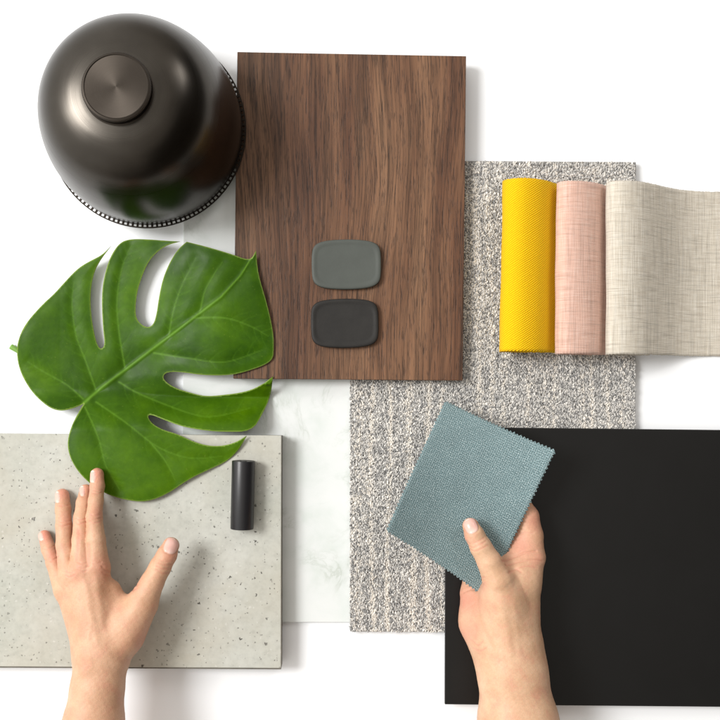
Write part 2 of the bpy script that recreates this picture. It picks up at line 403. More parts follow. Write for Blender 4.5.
# loops
def carpet_pile():
    A = np.array(W(350.2, 160, Z_CARP)[:2]); B = np.array(W(636, 162, Z_CARP)[:2]); D = np.array(W(350, 632, Z_CARP)[:2])
    wx, wy = 1.30, 1.95
    nx = int(np.linalg.norm(B - A) * 1000 / wx); ny = int(np.linalg.norm(D - A) * 1000 / wy)
    I, J = np.meshgrid(np.arange(nx), np.arange(ny), indexing='ij')
    I = I.ravel(); J = J.ravel()
    u = (I + 0.5 + rng.uniform(-0.25, 0.25, len(I))) / nx
    v = (J + 0.5 + 0.5 * (I % 2) + rng.uniform(-0.35, 0.35, len(I))) / (ny + 0.5)
    P = A + u[:, None] * (B - A) + v[:, None] * (D - A)
    px = P[:, 0] * 1000 / (1 - Z_CARP / H) + CX; py = -P[:, 1] * 1000 / (1 - Z_CARP / H) + CY
    hidden = ((px < 448) & (py < 366)) | ((px > 462) & (py > 442)) | ((px > 520) & (px < 625) & (py > 200) & (py < 340))
    k = ~hidden
    I, J, P, px, py = I[k], J[k], P[k], px[k], py[k]; n = len(P)
    # template: a squashed low sphere
    seg, rings = 7, 3
    T = [(0, 0, 1)]
    for r in range(1, rings + 1):
        ph = r / (rings + 0.4) * math.pi * 0.62
        for s in range(seg):
            a = 2 * math.pi * s / seg
            T.append((math.sin(ph) * math.cos(a), math.sin(ph) * math.sin(a), math.cos(ph)))
    T = np.array(T); nt = len(T)
    tris = [(0, 1 + s, 1 + (s + 1) % seg) for s in range(seg)]
    quads = [(1 + r * seg + s, 1 + (r + 1) * seg + s, 1 + (r + 1) * seg + (s + 1) % seg, 1 + r * seg + (s + 1) % seg)
             for r in range(rings - 1) for s in range(seg)]
    L = rng.uniform(1.2, 2.1, n); Wd = rng.uniform(0.66, 0.92, n); Ht = rng.uniform(1.3, 2.1, n)
    yaw = rng.normal(0, 0.55, n) + math.pi / 2
    lean = rng.normal(0, 0.35, (n, 2))
    X = T[None, :, 0] * L[:, None]; Y = T[None, :, 1] * Wd[:, None]; Zt = T[None, :, 2] * Ht[:, None]
    X = X + lean[:, :1] * Zt; Y = Y + lean[:, 1:] * Zt
    cs, sn = np.cos(yaw)[:, None], np.sin(yaw)[:, None]
    VX = P[:, 0][:, None] * 1000 + X * cs - Y * sn
    VY = P[:, 1][:, None] * 1000 + X * sn + Y * cs
    z0 = 8.4 + rng.uniform(-0.4, 0.3, n)
    VZ = z0[:, None] + Zt
    V = np.stack([VX, VY, VZ], -1).reshape(-1, 3) * 0.001
    off = (np.arange(n) * nt)[:, None, None]
    Q = (np.array(quads)[None] + off).reshape(-1, 4); Tt = (np.array(tris)[None] + off).reshape(-1, 3)
    me = np_mesh('pile', V, Q, Tt)
    streak = np.zeros(n)
    for x0, w, a in ((358, 4, .35), (372, 2.5, .75), (389, 2.0, .9), (411, 3.5, .7), (428, 2.5, .8), (441, 2, .6), (478, 3, .8), (491, 2.5, .7),
                     (505, 3, .5), (530, 2, .9), (545, 3, .4), (556, 2, .7), (583, 2.5, .6), (594, 2.0, .95), (608, 2, .9), (624, 2.5, .4)):
        streak += a * np.exp(-((px - x0 - 2.0 * np.sin(py * 0.02 + x0)) / w) ** 2)
    fade = 0.55 + 0.45 * np.sin(py * 0.031 + px * 0.02)
    streak = np.clip(streak * (0.75 + 0.5 * fade), 0, 1) * (0.45 + 0.55 * np.clip((py - 300) / 120, 0, 1))
    dk = 0.35 * np.clip(np.sin(px * 0.55 + 1.3 * np.sin(py * 0.013)), 0, 1)
    r = rng.uniform(0, 1, n) * (1 - dk * 0.5)
    pal = np.array([(0.27, 0.268, 0.266), (0.42, 0.412, 0.400), (0.56, 0.545, 0.520), (0.73, 0.705, 0.665)])
    pr = np.array([0.18, 0.42, 0.74])
    idx = (r > pr[0]).astype(int) + (r > pr[1]) + (r > pr[2])
    C = pal[idx]
    cream = np.array((0.78, 0.735, 0.67))
    m_ = (rng.uniform(0, 1, n) < streak * 1.0)[:, None]
    C = np.where(m_, cream * rng.uniform(0.8, 1.05, (n, 1)), C)
    C = C * rng.uniform(0.85, 1.12, (n, 1))
    color_attr(me, 'yarn', np.repeat(C, nt, axis=0))
    return link('pile', me, M['pile'], carpet)
carpet_pile()

# ------------------------------------------------------------------ two colour chips
def chip(name, cx, cy, hx, hy, bul, z0, th, mat, rot=0.0):
    prof = [(0.0, 0.0), (0.0, -th + 0.9), (0.35, -0.45), (1.0, -0.05), (2.2, 0.0), (3.4, -0.10), (4.4, -0.42), (6.0, -0.52)]  # inset, z below top
    n = 96; ring0 = []
    for i in range(n):
        # rounded rectangle with bulging long sides
        t = 2 * math.pi * i / n
        ex = 6.2
        c_, s_ = math.cos(t), math.sin(t)
        r = (abs(c_ / 1) ** ex + abs(s_ / 1) ** ex) ** (-1 / ex)
        x, y = r * c_, r * s_
        y *= 1 + bul * (1 - x * x) - bul * 0.5; x *= 1 + bul * 0.35 * (1 - y * y)
        ring0.append((x, y))
    V = []; F = []
    ca_, sa = math.cos(rot), math.sin(rot)
    zt = z0 + th
    base = W(cx, cy, zt)
    sc = 1 - zt / H
    zs = [(0.8, z0), (0.0, z0 + 0.8), (0.0, zt - 1.0)] + [(i_, zt + dz) for i_, dz in prof[2:]]
    for ins, z in zs:
        for x, y in ring0:
            X = x * (hx * sc - ins); Y = y * (hy * sc - ins)
            V.append((base[0] + (X * ca_ - Y * sa) * 1e-3, base[1] + (X * sa + Y * ca_) * 1e-3, z * 1e-3))
    for k in range(len(zs) - 1):
        for i in range(n):
            j = (i + 1) % n
            F.append((k * n + i, k * n + j, (k + 1) * n + j, (k + 1) * n + i))
    F.append(tuple((len(zs) - 1) * n + i for i in range(n)))
    F.append(tuple(reversed(range(n))))
    me = bpy.data.meshes.new(name); me.from_pydata(V, [], F)
    return link(name, me, mat, None, (base[0], base[1], z0 * 1e-3))
o = chip('color_chip', 346.4, 264.2, 33.3, 23.4, 0.13, Z_WOOD + 0.05, 6.0, M['chip1'], math.radians(0.3))
props(o, 'sage grey rounded chip on the walnut board, above the charcoal one', 'color chip', 'rounded chips on the walnut board')
o = chip('color_chip', 344.8, 323.2, 32.6, 23.2, 0.12, Z_WOOD + 0.05, 6.0, M['chip2'], math.radians(0.8))
props(o, 'charcoal rounded chip on the walnut board, below the sage grey one', 'color chip', 'rounded chips on the walnut board')

# ------------------------------------------------------------------ lathe helper and black rod
def lathe(prof, n=160):
    V = []; F = []
    for r, z in prof:
        for i in range(n):
            a = 2 * math.pi * i / n
            V.append((r * math.cos(a) * 1e-3, r * math.sin(a) * 1e-3, z * 1e-3))
    for k in range(len(prof) - 1):
        for i in range(n):
            j = (i + 1) % n
            F.append((k * n + i, k * n + j, (k + 1) * n + j, (k + 1) * n + i))
    return V, F

def rod():
    zc = Z_CONC + 11.3
    a = W(242.9, 461.3, zc + 6); b = W(241.3, 529.8, zc + 6)
    L = (Vector(a) - Vector(b)).length * 1000; R = 11.1
    prof = [(0, 0), (3.2, 0), (3.4, 0.5), (R - 1.0, 0.5), (R - 0.6, 0), (R - 0.15, 0.2), (R, 0.7), (R, L - 0.7), (R - 0.15, L - 0.2), (R - 0.6, L), (R - 1.0, L - 0.5), (3.4, L - 0.5), (3.2, L), (0, L)]
    V, F = lathe(prof, 96)
    me = bpy.data.meshes.new('door_handle'); me.from_pydata(V, [], F)
    bm = bmesh.new(); bm.from_mesh(me); bmesh.ops.remove_doubles(bm, verts=bm.verts, dist=1e-6)
    bmesh.ops.recalc_face_normals(bm, faces=bm.faces); bm.to_mesh(me); bm.free()
    d = (Vector(a) - Vector(b)); d.z = 0; d.normalize()
    q = Vector((0, 0, 1)).rotation_difference(d)
    o = link('metal_rod', me, M['rod']); o.rotation_mode = 'QUATERNION'; o.rotation_quaternion = q
    o.location = (b[0], b[1], zc * 1e-3)
    me.shade_smooth(); me.set_sharp_from_angle(angle=math.radians(35))
    props(o, 'short satin black cylinder lying on the concrete slab near its right edge', 'rod')
rod()

# ------------------------------------------------------------------ pendant lamp shade
def lamp():
    ZL = 22.8; K = 0.971
    base = W(147.6, 129.8, 26)
    R0 = 97.6
    root = empty('pendant_lamp', (base[0], base[1], ZL * 1e-3)); root.scale = (K, K, K)
    props(root, 'dark bronze domed lamp shade with round cap, standing on its dotted rim', 'lamp')
    def add(name, V, F, mat, sharp=40, parent=root):
        me = bpy.data.meshes.new(name); me.from_pydata(V, [], F)
        bm = bmesh.new(); bm.from_mesh(me); bmesh.ops.recalc_face_normals(bm, faces=bm.faces); bm.to_mesh(me); bm.free()
        ob = bpy.data.objects.new(name, me); COL.objects.link(ob); me.materials.append(mat); ob.parent = parent
        me.shade_smooth(); me.set_sharp_from_angle(angle=math.radians(sharp))
        return ob
    # smooth dome profile by Catmull-Rom through control radii
    cp = [(94.6, 5.0), (95.2, 14), (94.8, 32), (92.4, 50), (87.6, 70), (82.4, 85), (75.6, 98), (67.5, 107.5), (57.5, 114.5), (46, 119), (36, 121), (30, 121.6)]
    P = []
    for i in range(len(cp) - 1):
        p0 = cp[max(i - 1, 0)]; p1 = cp[i]; p2 = cp[i + 1]; p3 = cp[min(i + 2, len(cp) - 1)]
        for k in range(8):
            t = k / 8
            P.append(tuple(0.5 * ((2 * p1[q]) + (-p0[q] + p2[q]) * t + (2 * p0[q] - 5 * p1[q] + 4 * p2[q] - p3[q]) * t * t + (-p0[q] + 3 * p1[q] - 3 * p2[q] + p3[q]) * t ** 3) for q in (0, 1)))
    P.append(cp[-1]); P.append((26, 121.6))
    inner = [(r - 1.6, z - 1.2) for r, z in reversed(P[:-1])]
    inner = [(max(r, 24), z) for r, z in inner]; inner[-1] = (93.0, 5.0)
    V, F = lathe(P + inner + [P[0]], 192)
    add('shade', V, F, M['bronze'])
    # cap
    capp = [(26, 119), (31.4, 119.6), (31.8, 121.2), (30.4, 121.8), (29.6, 122.4), (29.9, 123), (30.2, 129.2), (29.4, 130.6), (27.8, 131.2), (27.0, 130.7), (20, 130.75), (12, 130.8), (6, 130.85), (0.01, 130.9)]
    V, F = lathe(capp, 128)
    c_ = add('cap', V, F, M['cap'], 30)
    # perforated flange round the rim: two hoops joined by short bars, real gaps between
    z0, z1 = 3.2, 4.9; ri, ra, rb, ro = 93.2, 95.2, 97.5, R0 + 1.1
    V, F = [], []
    def hoop(r0, r1):
        n = 220; b0 = len(V)
        for (r, z) in ((r0, z0), (r1, z0), (r1, z1), (r0, z1)):
            for i in range(n):
                a = 2 * math.pi * i / n; V.append((r * math.cos(a) * 1e-3, r * math.sin(a) * 1e-3, z * 1e-3))
        for k in range(4):
            for i in range(n):
                j = (i + 1) % n; kk = (k + 1) % 4
                F.append((b0 + k * n + i, b0 + k * n + j, b0 + kk * n + j, b0 + kk * n + i))
    hoop(ri, ra); hoop(rb, ro)
    nb = 124
    for i in range(nb):
        a = 2 * math.pi * i / nb; t = (math.cos(a + math.pi / 2), math.sin(a + math.pi / 2)); w = 1.0
        b0 = len(V)
        for z in (z0 + 0.05, z1 - 0.05):
            for r, s in ((ra - 0.3, -w), (rb + 0.3, -w), (rb + 0.3, w), (ra - 0.3, w)):
                V.append(((r * math.cos(a) + s * t[0]) * 1e-3, (r * math.sin(a) + s * t[1]) * 1e-3, z * 1e-3))
        F += [(b0, b0 + 1, b0 + 2, b0 + 3), (b0 + 7, b0 + 6, b0 + 5, b0 + 4)] + [(b0 + q, b0 + (q + 1) % 4, b0 + 4 + (q + 1) % 4, b0 + 4 + q) for q in range(4)]
    for a in ():
        b0 = len(V)
        for z in (0.0, z0 + 0.1):
            for r, s in ((ri, -2), (ra, -2), (ra, 2), (ri, 2)):
                V.append(((r * math.cos(a) - s * math.sin(a)) * 1e-3, (r * math.sin(a) + s * math.cos(a)) * 1e-3, z * 1e-3))
        F += [(b0, b0 + 1, b0 + 2, b0 + 3), (b0 + 7, b0 + 6, b0 + 5, b0 + 4)] + [(b0 + q, b0 + (q + 1) % 4, b0 + 4 + (q + 1) % 4, b0 + 4 + q) for q in range(4)]
    add('perforated_rim', V, F, M['rimdark'], 30)
    # opal diffuser drum inside: the lamp stands on it
    V, F = lathe([(0.01, -17.6), (84, -17.6), (85.5, -16), (85.5, 9), (84, 10), (0.01, 10)], 96)
    add('diffuser', V, F, M['diffuser'], 40)
lamp()

# ------------------------------------------------------------------ folded fabric swatches
def spline(cp, per=10):
    P = []
    for i in range(len(cp) - 1):
        p0 = cp[max(i - 1, 0)]; p1 = cp[i]; p2 = cp[i + 1]; p3 = cp[min(i + 2, len(cp) - 1)]
        for k in range(per):
            t = k / per
            P.append([0.5 * ((2 * p1[q]) + (-p0[q] + p2[q]) * t + (2 * p0[q] - 5 * p1[q] + 4 * p2[q] - p3[q]) * t * t + (-p0[q] + 3 * p1[q] - 3 * p2[q] + p3[q]) * t ** 3) for q in range(len(p1))])
    P.append(list(cp[-1])); return np.array(P)

def cloth(name, path, y0, y1, mat, label, group, rot=0.0, th=0.9, seed=0, skew=0.0):
    """path: (px, z) from the hidden lower layer round the nose to the top layer; y0,y1 real mm"""
    r_ = np.random.default_rng(seed)
    pts = [((px - CX) * (1 - z / H), z) for px, z in path]
    P = spline(pts, 12)
    seg = np.r_[0, np.cumsum(np.linalg.norm(np.diff(P, axis=0), axis=1))]
    n = len(P); m = 60
    Y = np.linspace(y0, y1, m)
    ph = r_.uniform(0, 6, 4)
    V = np.zeros((n, m, 3)); UV = np.zeros((n, m, 2))
    T = np.gradient(P, axis=0); T /= np.linalg.norm(T, axis=1)[:, None]
    Nn = np.stack([-T[:, 1], T[:, 0]], 1)
    for j in range(m):
        yy = Y[j]; q = (yy - (y0 + y1) / 2)
        amp = 0.30 * np.sin(yy * 0.035 + ph[0] + seg * 0.02) + 0.15 * np.sin(yy * 0.11 + ph[1])
        amp = amp * np.clip((P[:, 1] - 14) / 15, 0, 1)
        V[:, j, 0] = P[:, 0] + Nn[:, 0] * amp - rot * q
        V[:, j, 2] = np.maximum(P[:, 1] + Nn[:, 1] * amp, 0.6)
        edge = (0.22 * np.sin(seg * 1.9 + j) + r_.normal(0, 0.12, n)) * (1 if j in (0, m - 1) else 0)
        V[:, j, 1] = yy + edge + skew * (P[:, 0] - P[:, 0].min())
        UV[:, j, 0] = seg; UV[:, j, 1] = yy
    idx = np.arange(n * m).reshape(n, m)
    Q = np.stack([idx[:-1, :-1], idx[:-1, 1:], idx[1:, 1:], idx[1:, :-1]], -1).reshape(-1, 4)
    me = np_mesh(name, V.reshape(-1, 3) * 0.001, Q)
    uv_from_points(me, UV.reshape(-1, 2))
    org = (V[:, :, 0].mean() * 1e-3, (y0 + y1) / 2e3, 0.011)
    o = link(name, me, mat, None, org)
    md = o.modifiers.new('thickness', 'SOLIDIFY'); md.thickness = th * 1e-3; md.offset = 0
    props(o, label, 'fabric swatch', group)
    return o
G = 'folded fabric swatches overlapping on the carpet tile'
cloth('fabric_swatch', [(632, 12.6), (590, 12.4), (545, 12.4), (522, 13.6), (508, 19), (501.6, 29), (503.5, 39), (512, 45.5), (524, 47.0), (537, 42.5), (547, 33.5), (553, 25), (560, 18.2), (572, 14.8), (590, 14.2), (632, 14.2)],
      38.9, 202.8, M['twill'], 'bright yellow twill fabric swatch folded over, left of the pink one', G, rot=-0.018, seed=1)
cloth('fabric_swatch', [(642, 16.0), (615, 15.9), (590, 16.2), (572, 19.5), (560, 26), (556.0, 34), (558.5, 42), (566, 46.8), (577, 47.0), (589, 43), (599, 35), (604.5, 27), (611, 20.8), (622, 18.2), (642, 17.8)],
      36.4, 200.2, M['pink'], 'pale pink linen fabric swatch folded between yellow and beige ones', G, rot=-0.010, seed=2)
cloth('fabric_swatch', [(650, 20.0), (636, 20.0), (622, 21.5), (611, 28), (606.3, 37), (609, 45), (618, 49.4), (630, 49.5), (642, 45), (654, 35), (667, 22.5), (680, 12), (696, 5.2), (715, 2.2), (760, 1.2), (830, 1.0)],
      35.8, 199.6, M['beige'], 'beige linen fabric swatch rolling down to the table at the right', G, rot=-0.004, seed=3)

# ------------------------------------------------------------------ teal swatch with pinked edge
def teal():
    A = (446, 402, 44.0); B = (554.5, 451, 62.0); C = (487, 597.5, 50.0); D = (387.5, 530, 74.0)
    A, B, C, D = [np.array(W(*p)) * 1000 for p in (A, B, C, D)]
    def P(u, v):
        p = (1 - u) * (1 - v) * A + u * (1 - v) * B + u * v * C + (1 - u) * v * D
        s = (u - v)
        bend = -12.0 * (1 - s * s) * (0.4 + 0.6 * (1 - (u + v - 1) ** 2)) + 1.0 * math.sin(u * 5 + v * 3) + 0.5 * math.sin(v * 9 - u * 2)
        # the pinch: cloth is pressed flat near the thumb
        p = p.copy(); p[2] += bend + 2.0
        # sides bow slightly
        n_ = 0.012 * math.sin(math.pi * u)
        p[:2] += (D - A)[:2] * n_ * (0.5 - v)
        return p
    LU, LV = 115.0, 142.0
    out = []
    def side(p0, p1, length, nrm):
        n = int(round(length / 3.6)); d = (p1[0] - p0[0], p1[1] - p0[1])
        for i in range(n):
            t = i / n; out.append((p0[0] + d[0] * t - nrm[0] * 0.0, p0[1] + d[1] * t))
            t = (i + 0.5) / n; k = 1.0 + random.uniform(-0.25, 0.25)
            out.append((p0[0] + d[0] * t + nrm[0] * k, p0[1] + d[1] * t + nrm[1] * k))
    tu, tv = 1.7 / LU, 1.7 / LV
    side((0, 0), (1, 0), LU, (0, -tv)); side((1, 0), (1, 1), LV, (tu, 0))
    side((1, 1), (0, 1), LU, (0, tv)); side((0, 1), (0, 0), LV, (-tu, 0))
    nb = len(out); pts = list(out)
    for i in range(1, 60):
        for j in range(1, 68): pts.append((i / 60, j / 68))
    vs, es, fs, *_ = delaunay_2d_cdt([Vector(p) for p in pts], [(i, (i + 1) % nb) for i in range(nb)], [list(range(nb))], 1, 1e-7)
    V = [P(p[0], p[1]) * 1e-3 for p in vs]
    me = bpy.data.meshes.new('teal'); me.from_pydata([tuple(v) for v in V], [], [tuple(f) for f in fs])
    bm = bmesh.new(); bm.from_mesh(me); bmesh.ops.recalc_face_normals(bm, faces=bm.faces)
    if sum(f.normal.z for f in bm.faces) < 0: bmesh.ops.reverse_faces(bm, faces=bm.faces)
    bm.to_mesh(me); bm.free()
    uv_from_points(me, [(p[0] * LU, p[1] * LV) for p in vs])
    o = link('fabric_swatch', me, M['teal'], None, tuple(P(0.5, 0.5) * 1e-3))
    md = o.modifiers.new('thickness', 'SOLIDIFY'); md.thickness = 0.0012; md.offset = 0
    props(o, 'square teal woven swatch with pinked edges held between thumb and fingers', 'fabric swatch')
teal()

# ------------------------------------------------------------------ monstera leaf
def chaikin(pts, closed=True, it=2, keep=()):
    for _ in range(it):
        q = []; n = len(pts); nk = set()
        rngi = range(n) if closed else range(n - 1)
        if not closed: q.append(pts[0])
        for i in rngi:
            a = pts[i]; b = pts[(i + 1) % n]
            if i in keep: q.append(a); nk.add(len(q) - 1)
            fa = 0.0 if i in keep else 0.25
            if not (i in keep): q.append((a[0] * 0.75 + b[0] * 0.25, a[1] * 0.75 + b[1] * 0.25))
            if ((i + 1) % n) not in keep: q.append((a[0] * 0.25 + b[0] * 0.75, a[1] * 0.25 + b[1] * 0.75))
        if not closed: q.append(pts[-1])
        pts = q; keep = nk
    return pts

def leaf():
    out = [(84, 403.5, 1), (74, 408), (62.5, 410.8), (52, 409), (42, 402), (31, 391), (21, 374), (16.7, 357.5), (17.5, 341), (25, 324), (41.7, 305), (54, 294), (62.5, 284.5), (74, 272), (82, 265.5), (92, 260), (102, 255), (111.5, 245.5, 1),
           (101, 259), (94, 272), (90.3, 291), (90.8, 313), (94, 333), (97.5, 346), (101.3, 349.5), (105, 345), (103.2, 330), (101.7, 305), (102.5, 285), (106.7, 267), (111.7, 254), (120, 242.5),
           (130, 239), (147, 239.2), (167, 240.8), (180, 241.5, 1),
           (167, 245), (157, 251.7), (148, 262), (141.7, 276.7), (136.7, 293), (135, 311.7), (137.5, 321.5), (146.5, 328), (153.5, 325), (156.8, 313), (159, 296.7), (163, 278), (170, 261.7), (178, 249), (186.7, 241.7, 1),
           (208, 247), (233, 254.5), (246, 259.5), (252, 258.5), (256, 250.5, 1), (258, 274), (267, 303), (273.5, 332.5), (273.8, 350), (273, 359), (265, 365), (248, 371), (230, 375.5),
           (202.5, 375.3), (182, 372), (167, 371.8), (162.5, 376.5), (165.5, 382), (175.4, 388.3), (188, 392.3), (204.6, 396.7), (223, 395.3), (244, 392.5), (259, 387), (273, 376.5, 1),
           (271, 395), (263, 413), (252, 431.5), (223, 432), (202.5, 430.2), (182, 426.5), (165, 420), (150, 413.8), (147.5, 417), (152.5, 424), (163, 430), (177.5, 434), (194, 442), (208.8, 446), (223, 446), (236, 442.3), (247, 435.5, 1),
           (239, 450), (227, 461.5), (208, 470), (187.5, 480), (167, 494.5), (146, 502.3), (125, 500), (104, 493.5), (84, 479), (71.5, 462), (66.8, 445), (70.5, 428), (78, 413), (84, 403.5)]
    keep = {i for i, p in enumerate(out) if len(p) == 3}
    pts = [(p[0], p[1]) for p in out[:-1]]
    keep = {k for k in keep if k < len(pts)}
    bd = chaikin(pts, True, 2, keep)
    # dedupe
    b2 = [bd[0]]
    for p in bd[1:]:
        if (p[0] - b2[-1][0]) ** 2 + (p[1] - b2[-1][1]) ** 2 > 0.09: b2.append(p)
    bd = b2; nb = len(bd)
    Bd = np.array(bd)
    mid = [(84, 403), (100, 389), (125, 370), (150, 351), (175, 332), (200, 313), (221, 297), (240, 276), (254, 254)]
    veins = [
        [(96, 390), (86, 362), (76, 335), (72, 304), (74, 282)],
        [(125, 368), (119, 332), (117, 300), (122, 268), (131, 246)],
        [(169, 335), (173, 312), (182, 285), (196, 258)],
        [(83, 399), (67, 385), (44, 372), (28, 362)],
        [(96, 402), (125, 422), (158, 447), (190, 458), (222, 456)],
        [(85, 407), (98, 437), (106, 466), (120, 490)],
        [(119, 382), (142, 395), (192, 414), (217, 416), (250, 408)],
        [(154, 353), (187, 358), (225, 362), (262, 350)],
        [(194, 318), (225, 318), (250, 326), (268, 336)],
        [(200, 312), (206, 288), (222, 262)],
        [(150, 442), (166, 462), (175, 480)],
    ]
    fine_v = []
    rr = random.Random(5)
    for v in veins[:9]:
        for k in range(len(v) - 1):
            for s in (-1, 1):
                for t in (0.2, 0.6):
                    ax = v[k][0] + (v[k + 1][0] - v[k][0]) * t; ay = v[k][1] + (v[k + 1][1] - v[k][1]) * t
                    dx, dy = v[k + 1][0] - v[k][0], v[k + 1][1] - v[k][1]; L = math.hypot(dx, dy); dx /= L; dy /= L
                    a = s * math.radians(48); ex = dx * math.cos(a) - dy * math.sin(a); ey = dx * math.sin(a) + dy * math.cos(a)
                    l = rr.uniform(12, 20); fine_v.append([(ax, ay), (ax + ex * l * .6, ay + ey * l * .6), (ax + ex * l + dx * 4, ay + ey * l + dy * 4)])
    # interior points, triangular lattice 1.4 px
    xs = []; st = 1.15
    def inside(X, Y):
        c = np.zeros(X.shape, bool); j = nb - 1
        for i in range(nb):
            xi, yi = Bd[i]; xj, yj = Bd[j]
            cond = ((yi > Y) != (yj > Y)) & (X < (xj - xi) * (Y - yi) / (yj - yi + 1e-12) + xi)
            c ^= cond; j = i
        return c
    gx, gy = np.meshgrid(np.arange(14, 278, st), np.arange(236, 506, st * 0.87), indexing='ij')
    gx = gx + (np.round(gy / (st * 0.87)).astype(int) % 2) * st / 2
    gx = gx.ravel() + rng.uniform(-.1, .1, gx.size); gy = gy.ravel() + rng.uniform(-.1, .1, gy.size)
    def dseg(X, Y, poly, closed=False):
        d = np.full(X.shape, 1e9); tpar = np.zeros(X.shape); n = len(poly)
        for i in range(n if closed else n - 1):
            a = poly[i]; b = poly[(i + 1) % n]
            vx, vy = b[0] - a[0], b[1] - a[1]; L2 = vx * vx + vy * vy + 1e-9
            t = np.clip(((X - a[0]) * vx + (Y - a[1]) * vy) / L2, 0, 1)
            dd = np.hypot(X - a[0] - t * vx, Y - a[1] - t * vy)
            m_ = dd < d; d = np.where(m_, dd, d); tpar = np.where(m_, (i + t) / (n - 1), tpar)
        return d, tpar
    ins = inside(gx, gy); gx, gy = gx[ins], gy[ins]
    db, _ = dseg(gx, gy, bd, True)
    k = db > 0.8; gx, gy = gx[k], gy[k]
    allp = [Vector(p) for p in bd] + [Vector((x, y)) for x, y in zip(gx, gy)]
    vs, es, fs, *_ = delaunay_2d_cdt(allp, [(i, (i + 1) % nb) for i in range(nb)], [list(range(nb))], 1, 1e-6)
    X = np.array([v[0] for v in vs]); Y = np.array([v[1] for v in vs])
    db, _ = dseg(X, Y, bd, True)
    dm, tm = dseg(X, Y, mid)
    R = np.exp(-(dm / (1.55 - 1.0 * tm)) ** 2) * 0.95
    z = np.zeros(len(X))
    # broad form: sits on slab, board and marble; left side lifts a little, right lobes droop over the board
    sm = lambda t: np.clip(t, 0, 1) ** 2 * (3 - 2 * np.clip(t, 0, 1))
    k1 = sm((Y - 388) / 44) * 22; k2 = sm((X - 120) / 105) * sm((404 - Y) / 30) * 20
    z += 9.0 + np.maximum(k1, k2) + 1.5 * np.sin((X - 40) * 0.018) + 1.2 * np.sin((Y - 250) * 0.03 + 0.5)
    z -= 1.6 * np.exp(-(dm / 10.0) ** 2)                      # midrib channel
    z += 1.1 * np.exp(-(dm / 1.6) ** 2) * (1 - tm * 0.6)
    pill = np.full(len(X), 1e9)
    for v in veins:
        sv = spline(v, 6)
        d, t = dseg(X, Y, [tuple(p) for p in sv])
        pill = np.minimum(pill, d + 0 * t)
        R = np.maximum(R, 0.62 * np.exp(-(d / (0.85 - 0.4 * t)) ** 2) * (1 - 0.55 * t))
    z -= 0.8 * np.exp(-(pill / 5.0) ** 2)
    z += 0.8 * np.clip(1 - np.exp(-(pill / 14.0) ** 2), 0, 1)
    Gf = np.zeros(len(X))
    for v in fine_v:
        d, t = dseg(X, Y, v); Gf = np.maximum(Gf, np.exp(-(d / 0.55) ** 2) * (1 - 0.7 * t))
        z -= 0.08 * np.exp(-(d / 1.6) ** 2) * (1 - 0.7 * t)
    # margins: slightly turned down; lobe E tip twists up
    z -= 0.9 * np.exp(-(db / 6.0) ** 2)
    te = np.clip((X - 185) / 60, 0, 1) * np.exp(-((Y - 452) / 22) ** 2)
    z += te * (2.0 + 5.0 * np.clip((Y - 440) / 20, -1, 1) * -1) * 1.0
    z += 1.0 * np.exp(-(((X - 256) / 6) ** 2 + ((Y - 254) / 6) ** 2)) * 3
    z -= 3.0 * np.exp(-(((X - 95) / 22) ** 2 + ((Y - 490) / 16) ** 2))   # pressed by the finger
    # drape to the lower left half toward the table
    lowl = np.clip((60 - X) / 45, 0, 1); z += 2.5 * lowl
    z = np.maximum(z, np.where((X > 228) & (Y < 385), Z_WOOD + 1.5, 6))
    z = np.where((Y > 430) & (X < 285), np.maximum(z, Z_CONC + 1.0), z)
    rim = np.exp(-(db / 0.55) ** 2)
    s = (1 - z / H) * 1e-3
    V = np.stack([(X - CX) * s, -(Y - CY) * s, z * 1e-3], 1)
    me = bpy.data.meshes.new('blade'); me.from_pydata([tuple(v) for v in V], [], [tuple(f) for f in fs])
    bm = bmesh.new(); bm.from_mesh(me)
    for f in bm.faces:
        f.normal_update()
        if f.normal.z < 0: f.normal_flip()
    bm.to_mesh(me); bm.free()
    color_attr(me, 'veins', np.stack([R, Gf, rim], 1))
    org = W(84, 403, Z_MARB)
    root = empty('monstera_leaf', org)
    props(root, 'large glossy green leaf with four deep splits lying over board and slab', 'leaf')
    o = link('blade', me, M['leaf'], root)
    md = o.modifiers.new('thickness', 'SOLIDIFY'); md.thickness = 0.0005; md.offset = -1
    # petiole, running back under the blade and out at the left
    path = [(86, 402, 9.5, 1.4), (80, 401, 7, 1.8), (68, 393, 4.5, 2.0), (45, 375, 3.0, 2.0), (25, 356, 2.8, 2.2), (11, 346.5, 3.2, 2.9)]
    sp = spline(path, 8)
    bm = bmesh.new(); prev = None
    for i, (px, py, zz, rr_) in enumerate(sp):
        p = Vector(W(px, py, zz)); a = Vector(W(*sp[max(i - 1, 0)][:3])); b = Vector(W(*sp[min(i + 1, len(sp) - 1)][:3]))
        d = (b - a).normalized(); u = d.cross(Vector((0, 0, 1))).normalized(); w = u.cross(d)
        ring = [bm.verts.new(p + (u * math.cos(t) + w * math.sin(t)) * rr_ * 1e-3) for t in [2 * math.pi * k / 14 for k in range(14)]]
        if prev:
            for k in range(14): bm.faces.new((prev[k], prev[(k + 1) % 14], ring[(k + 1) % 14], ring[k]))
        else: bm.faces.new(ring)
        prev = ring
    bm.faces.new(list(reversed(prev)))
    bmesh.ops.recalc_face_normals(bm, faces=bm.faces)
    me = bpy.data.meshes.new('stem'); bm.to_mesh(me); bm.free()
    link('stem', me, M['stem'], root)
leaf()

# ------------------------------------------------------------------ hands: smooth-blended implicit surface -> one mesh
def smin(a, b, k):
    h = np.clip(0.5 + 0.5 * (b - a) / k, 0, 1)
    return b + (a - b) * h - k * h * (1 - h)

